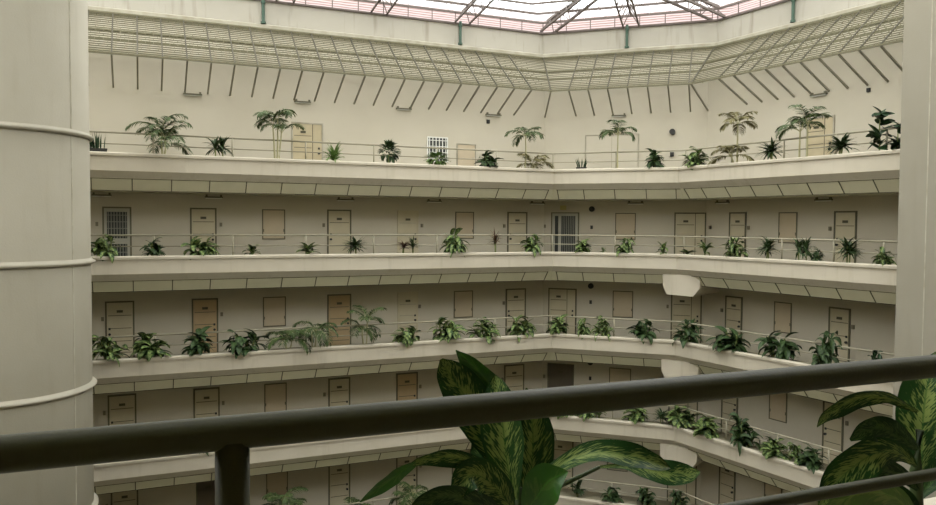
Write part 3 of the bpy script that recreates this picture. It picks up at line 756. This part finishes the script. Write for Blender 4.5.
palm(797, T, 'green feathery palm left of the rightmost top balcony door', [(.02, .85)], 6, .85, (.4, 1.3), 2.0, PALMG, seed=11)
palm(805, T, 'slim palm arching over the rightmost top balcony door', [(.0, 1.0)], 4, .95, (.8, 1.35), 2.4, PALMG, seed=31)
plant('dracaena', 837, 34, 133, T, 'spreading dracaena below the rightmost door on the top balcony', LEAFB)
plant('rubber', 877, 24, 106, T, 'tall dark rubber plant near the right pillar on the top balcony', LEAFD)
plant('rubber', 895, 22, 120, T, 'dark rubber plant half hidden by the right pillar', LEAFD)
# --- second balcony
T = 12
for i, (k, px, wp, yt, m, lk) in enumerate([('broad', 105, 34, 234, LEAFV2, 'large dark leafy plant drooping over the parapet beside the round tower'), ('broad', 152, 27, 238, LEAFB, 'dark leafy plant right of the barred door'),
        ('broad', 202, 32, 236, LEAFV2, 'variegated plant in front of the second door'), ('small', 252, 22, 244, LEAFV2, 'small low variegated plant left of the leftmost shutter'),
        ('small', 306, 26, 242, LEAFV2, 'small spreading plant just left of the third door'), ('dracaena', 352, 28, 236, LEAFB, 'dark strap-leaved plant at the right edge of the third door'),
        ('spiky', 403, 17, 238, LEAFR, 'reddish brown spiky plant at the left of the pale door'), ('spiky', 413, 15, 235, LEAFB, 'dark spiky plant at the right of the pale door'),
        ('broad', 451, 26, 228, LEAFV2, 'tall bushy variegated plant left of the second shutter'), ('spiky', 495.5, 15, 227, LEAFR, 'reddish spiky dracaena on a thin stem'),
        ('broad', 533, 27, 234, LEAFV2, 'bushy variegated plant left of the glazed double door'), ('broad', 581, 25, 239, LEAFV2, 'variegated plant at the right of the glazed double door'),
        ('small', 603, 7, 247, LEAFV2, 'tiny sprig below the round alarm'), ('broad', 625, 25, 238, LEAFV2, 'spreading variegated plant below the third shutter'),
        ('small', 664, 18, 241, LEAFV2, 'small upright plant left of the wide door'), ('small', 685, 16, 249, LEAFV2, 'very low plant in front of the wide door'),
        ('small', 703, 14, 241, LEAFV2, 'small variegated plant at the right edge of the wide door'), ('broad', 735, 29, 237, LEAFV2, 'drooping variegated plant in front of the eighth door'),
        ('dracaena', 770, 24, 236, LEAFB, 'dark dracaena left of the rightmost shutter'), ('dracaena', 803, 26, 236, LEAFB, 'dark dracaena right of the rightmost shutter'),
        ('broad', 818, 15, 247, LEAFB, 'low dark bush leaning on the dracaena'), ('dracaena', 848, 28, 236, LEAFB, 'bushy dark dracaena in front of the rightmost door'),
        ('broad', 886, 22, 247, LEAFV2, 'light variegated plant beside the right pillar')]):
    plant(k, px, wp, yt, T, lk + ', second balcony down', m)
# --- third balcony
T = 9
for k, px, wp, yt, m, lk in [('broad', 107, 38, 335, LEAFV2, 'wide leafy plant drooping beside the round tower'), ('broad', 150, 40, 331, LEAFV2, 'wide leafy plant between the first two doors'),
        ('broad', 195, 34, 328, LEAFB, 'dense dark leafy plant in front of the second door'), ('broad', 244, 32, 328, LEAFB, 'dark rosette-like leafy plant left of the leftmost shutter'),
        ('broad', 406, 25, 325, LEAFV2, 'small bushy variegated plant in front of the pale door'), ('broad', 446, 34, 317, LEAFV2, 'broad variegated plant below the second shutter, left one'),
        ('broad', 485, 34, 319, LEAFV2, 'broad variegated plant left of the fifth door'), ('broad', 521, 30, 315, LEAFV2, 'striped-leaf plant in front of the fifth door'),
        ('broad', 557, 27, 315, LEAFV2, 'variegated plant in front of the wide corner door'), ('broad', 585, 16, 319, LEAFV2, 'narrow variegated plant right of the wide corner door'),
        ('broad', 604, 22, 317, LEAFV2, 'variegated plant left of the third shutter'), ('broad', 646, 28, 319, LEAFB, 'dark leafy plant right of the third shutter'),
        ('broad', 690, 31, 320, LEAFB, 'dark leafy plant at the right corner in front of the door'), ('broad', 736, 32, 328, LEAFB, 'dark leafy plant in front of the eighth door'),
        ('broad', 778, 32, 331, LEAFB, 'dark leafy plant below the rightmost shutter'), ('broad', 828, 32, 332, LEAFB, 'dark leafy plant in front of the rightmost door'),
        ('broad', 880, 24, 350, LEAFD, 'dark plant beside the right pillar just above the handrail')]:
    plant(k, px, wp, yt, T, lk + ', third balcony down', m)
palm(288, T, 'low feathery palm below the leftmost shutter, third balcony down', [(-.1, .35), (.1, .3)], 5, .8, (.1, 1.1), 2.0, PALMG, seed=6)
palm(313, T, 'feathery arching palm left of the tan third door, third balcony down', [(-.05, .5), (.12, .55)], 5, .85, (.3, 1.2), 2.3, PALMG, seed=7)
palm(365, T, 'taller feathery palm right of the tan third door, third balcony down', [(-.1, .55), (.08, .75)], 5, .85, (.3, 1.35), 2.0, PALMG, seed=12)
# --- fourth balcony
T = 6
for k, px, wp, yt, m, lk in [('small', 128, 10, 457, LEAFB, 'small plant mostly behind the handrail near the round tower'), ('broad', 200, 22, 437, LEAFB, 'dark plant left of the near post with leaves showing below the handrail'), ('small', 323, 22, 424, LEAFB, 'small dark plant right of the near post, tips below the handrail'),
        ('small', 370, 12, 424, LEAFB, 'tiny plant behind the handrail left of the big foreground leaves'), ('small', 452, 16, 410, LEAFB, 'small plant behind the big foreground leaves'),
        ('broad', 562, 22, 401, LEAFV2, 'variegated plant at the back corner, behind the handrail'), ('broad', 585, 20, 401, LEAFV2, 'variegated plant just right of the back corner'),
        ('small', 602, 16, 404, LEAFV2, 'small variegated plant right of the back corner'), ('broad', 638, 26, 405, LEAFV2, 'variegated plant well left of the right corner beam'),
        ('dracaena', 665, 16, 409, LEAFB, 'dark strap-leaved plant at the right corner'), ('broad', 684, 31, 404, LEAFV2, 'large variegated plant at the right corner beam'),
        ('broad', 713, 31, 415, LEAFV2, 'wide variegated plant right of the corner plant'), ('broad', 747, 30, 416, LEAFB, 'tall dark leafy plant left of the rightmost shutter'),
        ('broad', 781, 30, 437, LEAFV2, 'variegated plant below the rightmost shutter'), ('broad', 803, 20, 444, LEAFV2, 'small light variegated plant next to the last plant'), ('broad', 819, 26, 446, LEAFB, 'dark leafy plant beside the large foreground leaf')]:
    plant(k, px, wp, yt, T, lk + ', fourth balcony down', m)
# --- fifth balcony
T = 3
palm(281, T, 'tall dark feathery palm right of the near post, fifth balcony down', [(-.1, .9), (.15, .7), (0, 1.15)], 5, .8, (.3, 1.3), 2.0, PALMG, seed=14)
palm(350, T, 'dark feathery palm in front of the third door, fifth balcony down', [(0, .45), (.1, .35)], 6, .8, (.2, 1.1), 1.8, PALMG, seed=15)
palm(410, T, 'dark feathery palm in front of the fourth door, fifth balcony down', [(0, .55), (.15, .8)], 6, .8, (.2, 1.2), 1.8, PALMG, seed=16)
for k, px, wp, yt, m, lk in [('small', 582, 20, 479, LEAFB, 'small upright plant in front of the corner door'), ('broad', 616, 25, 487, LEAFB, 'dark leafy plant below the third shutter'),
        ('broad', 650, 26, 486, LEAFB, 'dark leafy plant left of the beam'), ('broad', 684, 26, 489, LEAFB, 'dark leafy plant at the right corner')]:
    plant(k, px, wp, yt, T, lk + ', fifth balcony down', m)

# ------------------------------------------------------------------ large plants in the near planter
def bigleaf(parent, loc, pts, m, twist=0.0, fold=.28, name='leaf', nseg=26, nw=8, wave=.04, tipped=True, curl=0.0):
    """pts: (column, row, depth, width in metres); a smooth curve through them is the midrib"""
    P = [unproj(a, b, c_) for a, b, c_, _ in pts]; W = [q[3] for q in pts]; n = len(P)
    def cr_(A, t):
        i = min(int(t), n - 2); f_ = t - i
        p0_, p1_, p2_, p3_ = A[max(i - 1, 0)], A[i], A[i + 1], A[min(i + 2, n - 1)]
        return 0.5 * ((2 * p1_) + (p2_ - p0_) * f_ + (2 * p0_ - 5 * p1_ + 4 * p2_ - p3_) * f_ ** 2 + (3 * p1_ - p0_ - 3 * p2_ + p3_) * f_ ** 3)
    mb = MB(); rows_, uvs = [], []
    cpos = Vector((0, 0, EYE))
    for i in range(nseg + 1):
        t = i / nseg * (n - 1); p = cr_(P, t); d = (cr_(P, min(t + .02, n - 1)) - cr_(P, max(t - .02, 0))).normalized()
        wd = max(.003, cr_(W, t)); v = (p - cpos).normalized(); side = d.cross(v).normalized(); nn = side.cross(d).normalized()
        tw_ = twist + curl * i / nseg
        side, nn = side * math.cos(tw_) + nn * math.sin(tw_), nn * math.cos(tw_) - side * math.sin(tw_)
        row, uvr = [], []
        for j in range(nw + 1):
            x = j / nw * 2 - 1
            row.append(p + side * wd / 2 * x - nn * (abs(x) ** 1.3) * wd / 2 * fold + nn * wave * wd * math.sin(i * .9 + (0 if x < 0 else 1.7)) * x * x)
            uvr.append((i / nseg, j / nw))
        rows_.append(row); uvs.append(uvr)
    mb.grid(rows_, uvs); mb.v = [v for v in mb.v]
    o = mb.build(name, m, parent, True, local=loc)
    return o
def stalk(parent, loc, pts, r0, r1, m=STEMD):
    P = [unproj(*q) for q in pts]; mb = MB(); n = len(P) - 1
    mb.tube(P, [r0 + (r1 - r0) * i / n for i in range(n + 1)], 10); mb.build('stem', m, parent, True, local=loc)
D = 2.02
fl_ = unproj(519, 560, D); fl_.z = 12 + TOPP - .0
fp = tag(empty('dieffenbachia_plant', fl_), 'large variegated dieffenbachia close behind the handrail at the bottom centre', 'plant')
b0 = (519, 590, D)
PB = unproj(*b0)
stalk(fp, fl_, [(519, (lambda: 252.5 + 0)() + 560, D), (520, 520, D), (518, 488, D)], .017, .012)
q0 = fp.children[-1]
st_ = MB(); st_.tube([Vector((fl_.x, fl_.y, 12 + TOPP - .01)), unproj(519, 530, D)], [.02, .017], 10); st_.build('stem', STEMD, fp, True, local=fl_)
st_ = MB(); st_.tube([Vector((fl_.x + .06, fl_.y, 12 + TOPP - .01)), unproj(536, 520, D), unproj(560, 486, D), unproj(600, 467, D)], [.012, .009, .007, .005], 8); st_.build('stem', STEMD, fp, True, local=fl_)
BL = lambda *a, **k: bigleaf(fp, fl_, *a, **k)
BL([(524, 500, D + .05, .012), (516, 462, D + .06, .05), (507, 425, D + .07, .105), (492, 388, D + .07, .10), (472, 364, D + .05, .062), (456, 350, D + .03, .004)], LEAFG, twist=.5, fold=.5)
BL([(518, 505, D + .0, .012), (500, 460, D + .04, .07), (482, 425, D + .05, .115), (462, 392, D + .05, .12), (447, 370, D + .04, .075), (441, 359, D + .03, .01)], LEAFV, twist=-.2)
BL([(516, 500, D - .03, .012), (508, 468, D - .02, .085), (504, 435, D - .01, .115), (500, 405, D, .10), (497, 385, D + .02, .05), (495, 375, D + .03, .005)], LEAFV, twist=.25, fold=.35)
BL([(522, 502, D + .03, .012), (531, 470, D + .05, .10), (533, 440, D + .06, .115), (531, 412, D + .06, .08), (528, 396, D + .06, .03), (526, 388, D + .06, .004)], LEAFG if False else LEAFV, twist=-.3)
BL([(522, 500, D - .02, .012), (540, 482, D - .05, .04), (566, 463, D - .10, .045), (598, 452, D - .14, .062), (632, 457, D - .15, .068), (656, 463, D - .14, .045), (670, 468, D - .12, .005)], LEAFV, twist=.55, fold=.3)
BL([(600, 467, D - .0, .008), (625, 466, D - .02, .02), (645, 468, D - .04, .055), (668, 473, D - .06, .066), (688, 474, D - .07, .050), (700, 472, D - .08, .006)], LEAFV, twist=.25, fold=.2)
BL([(514, 500, D - .03, .012), (496, 480, D - .08, .05), (474, 463, D - .13, .05), (448, 457, D - .16, .050), (424, 460, D - .17, .028), (412, 464, D - .17, .012)], LEAFV, twist=.5, fold=.3)
BL([(418, 462, D - .17, .010), (402, 471, D - .17, .030), (388, 482, D - .17, .034), (374, 492, D - .16, .024), (360, 502, D - .15, .003)], LEAFG, twist=.4)
BL([(514, 512, D - .06, .012), (500, 492, D - .10, .07), (484, 478, D - .13, .085), (470, 476, D - .16, .08), (460, 488, D - .17, .05), (452, 503, D - .17, .006)], LEAFV, twist=-.1)
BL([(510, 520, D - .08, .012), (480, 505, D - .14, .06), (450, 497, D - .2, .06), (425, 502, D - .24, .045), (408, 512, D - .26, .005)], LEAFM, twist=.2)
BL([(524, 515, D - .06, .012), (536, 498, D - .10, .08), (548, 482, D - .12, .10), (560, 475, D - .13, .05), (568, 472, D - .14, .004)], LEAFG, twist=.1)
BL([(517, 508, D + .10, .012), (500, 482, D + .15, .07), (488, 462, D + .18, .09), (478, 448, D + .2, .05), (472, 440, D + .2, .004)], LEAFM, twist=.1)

D2 = 2.55
rl_ = unproj(918, 560, D2); rl_.z = 12 + TOPP
rp = tag(empty('dieffenbachia_plant', rl_), 'large variegated dieffenbachia behind the handrail at the bottom right corner', 'plant')
st_ = MB(); st_.tube([Vector((rl_.x, rl_.y, 12 + TOPP - .01)), unproj(917, 520, D2), unproj(916, 470, D2), unproj(920, 430, D2)], [.024, .022, .02, .014], 10); st_.build('stem', STEMD, rp, True, local=rl_)
BR = lambda *a, **k: bigleaf(rp, rl_, *a, **k)
BR([(922, 470, D2 + .02, .015), (922, 448, D2 + .02, .11), (923, 420, D2 + .02, .155), (926, 393, D2 + .02, .15), (931, 370, D2 + .03, .09), (936, 352, D2 + .04, .005)], LEAFV, twist=.2, fold=.35)
BR([(918, 412, D2 + .0, .010), (904, 405, D2 - .02, .03), (886, 397, D2 - .05, .045), (862, 398, D2 - .08, .062), (838, 408, D2 - .10, .058), (824, 417, D2 - .12, .035), (817, 427, D2 - .13, .003)], LEAFV, twist=.6, fold=.3)
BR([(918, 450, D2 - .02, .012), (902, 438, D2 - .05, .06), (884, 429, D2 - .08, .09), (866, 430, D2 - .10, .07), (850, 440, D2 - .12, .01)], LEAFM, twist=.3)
BR([(916, 466, D2 - .03, .012), (900, 453, D2 - .06, .06), (876, 453, D2 - .10, .105), (852, 468, D2 - .13, .12), (834, 486, D2 - .15, .10), (822, 504, D2 - .16, .03), (818, 512, D2 - .16, .003)], LEAFV, twist=.3, fold=.25)
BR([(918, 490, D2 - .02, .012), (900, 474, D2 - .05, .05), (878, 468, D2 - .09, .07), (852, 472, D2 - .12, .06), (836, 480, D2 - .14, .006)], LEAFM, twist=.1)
BR([(918, 520, D2 - .05, .012), (896, 498, D2 - .12, .07), (868, 492, D2 - .18, .09), (842, 500, D2 - .22, .07), (824, 512, D2 - .25, .006)], LEAFY, twist=.3)
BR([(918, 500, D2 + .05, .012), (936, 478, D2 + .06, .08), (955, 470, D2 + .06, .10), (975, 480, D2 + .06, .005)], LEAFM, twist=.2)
BR([(920, 440, D2 + .05, .012), (940, 425, D2 + .06, .10), (962, 420, D2 + .06, .10), (985, 430, D2 + .06, .005)], LEAFV, twist=.2)
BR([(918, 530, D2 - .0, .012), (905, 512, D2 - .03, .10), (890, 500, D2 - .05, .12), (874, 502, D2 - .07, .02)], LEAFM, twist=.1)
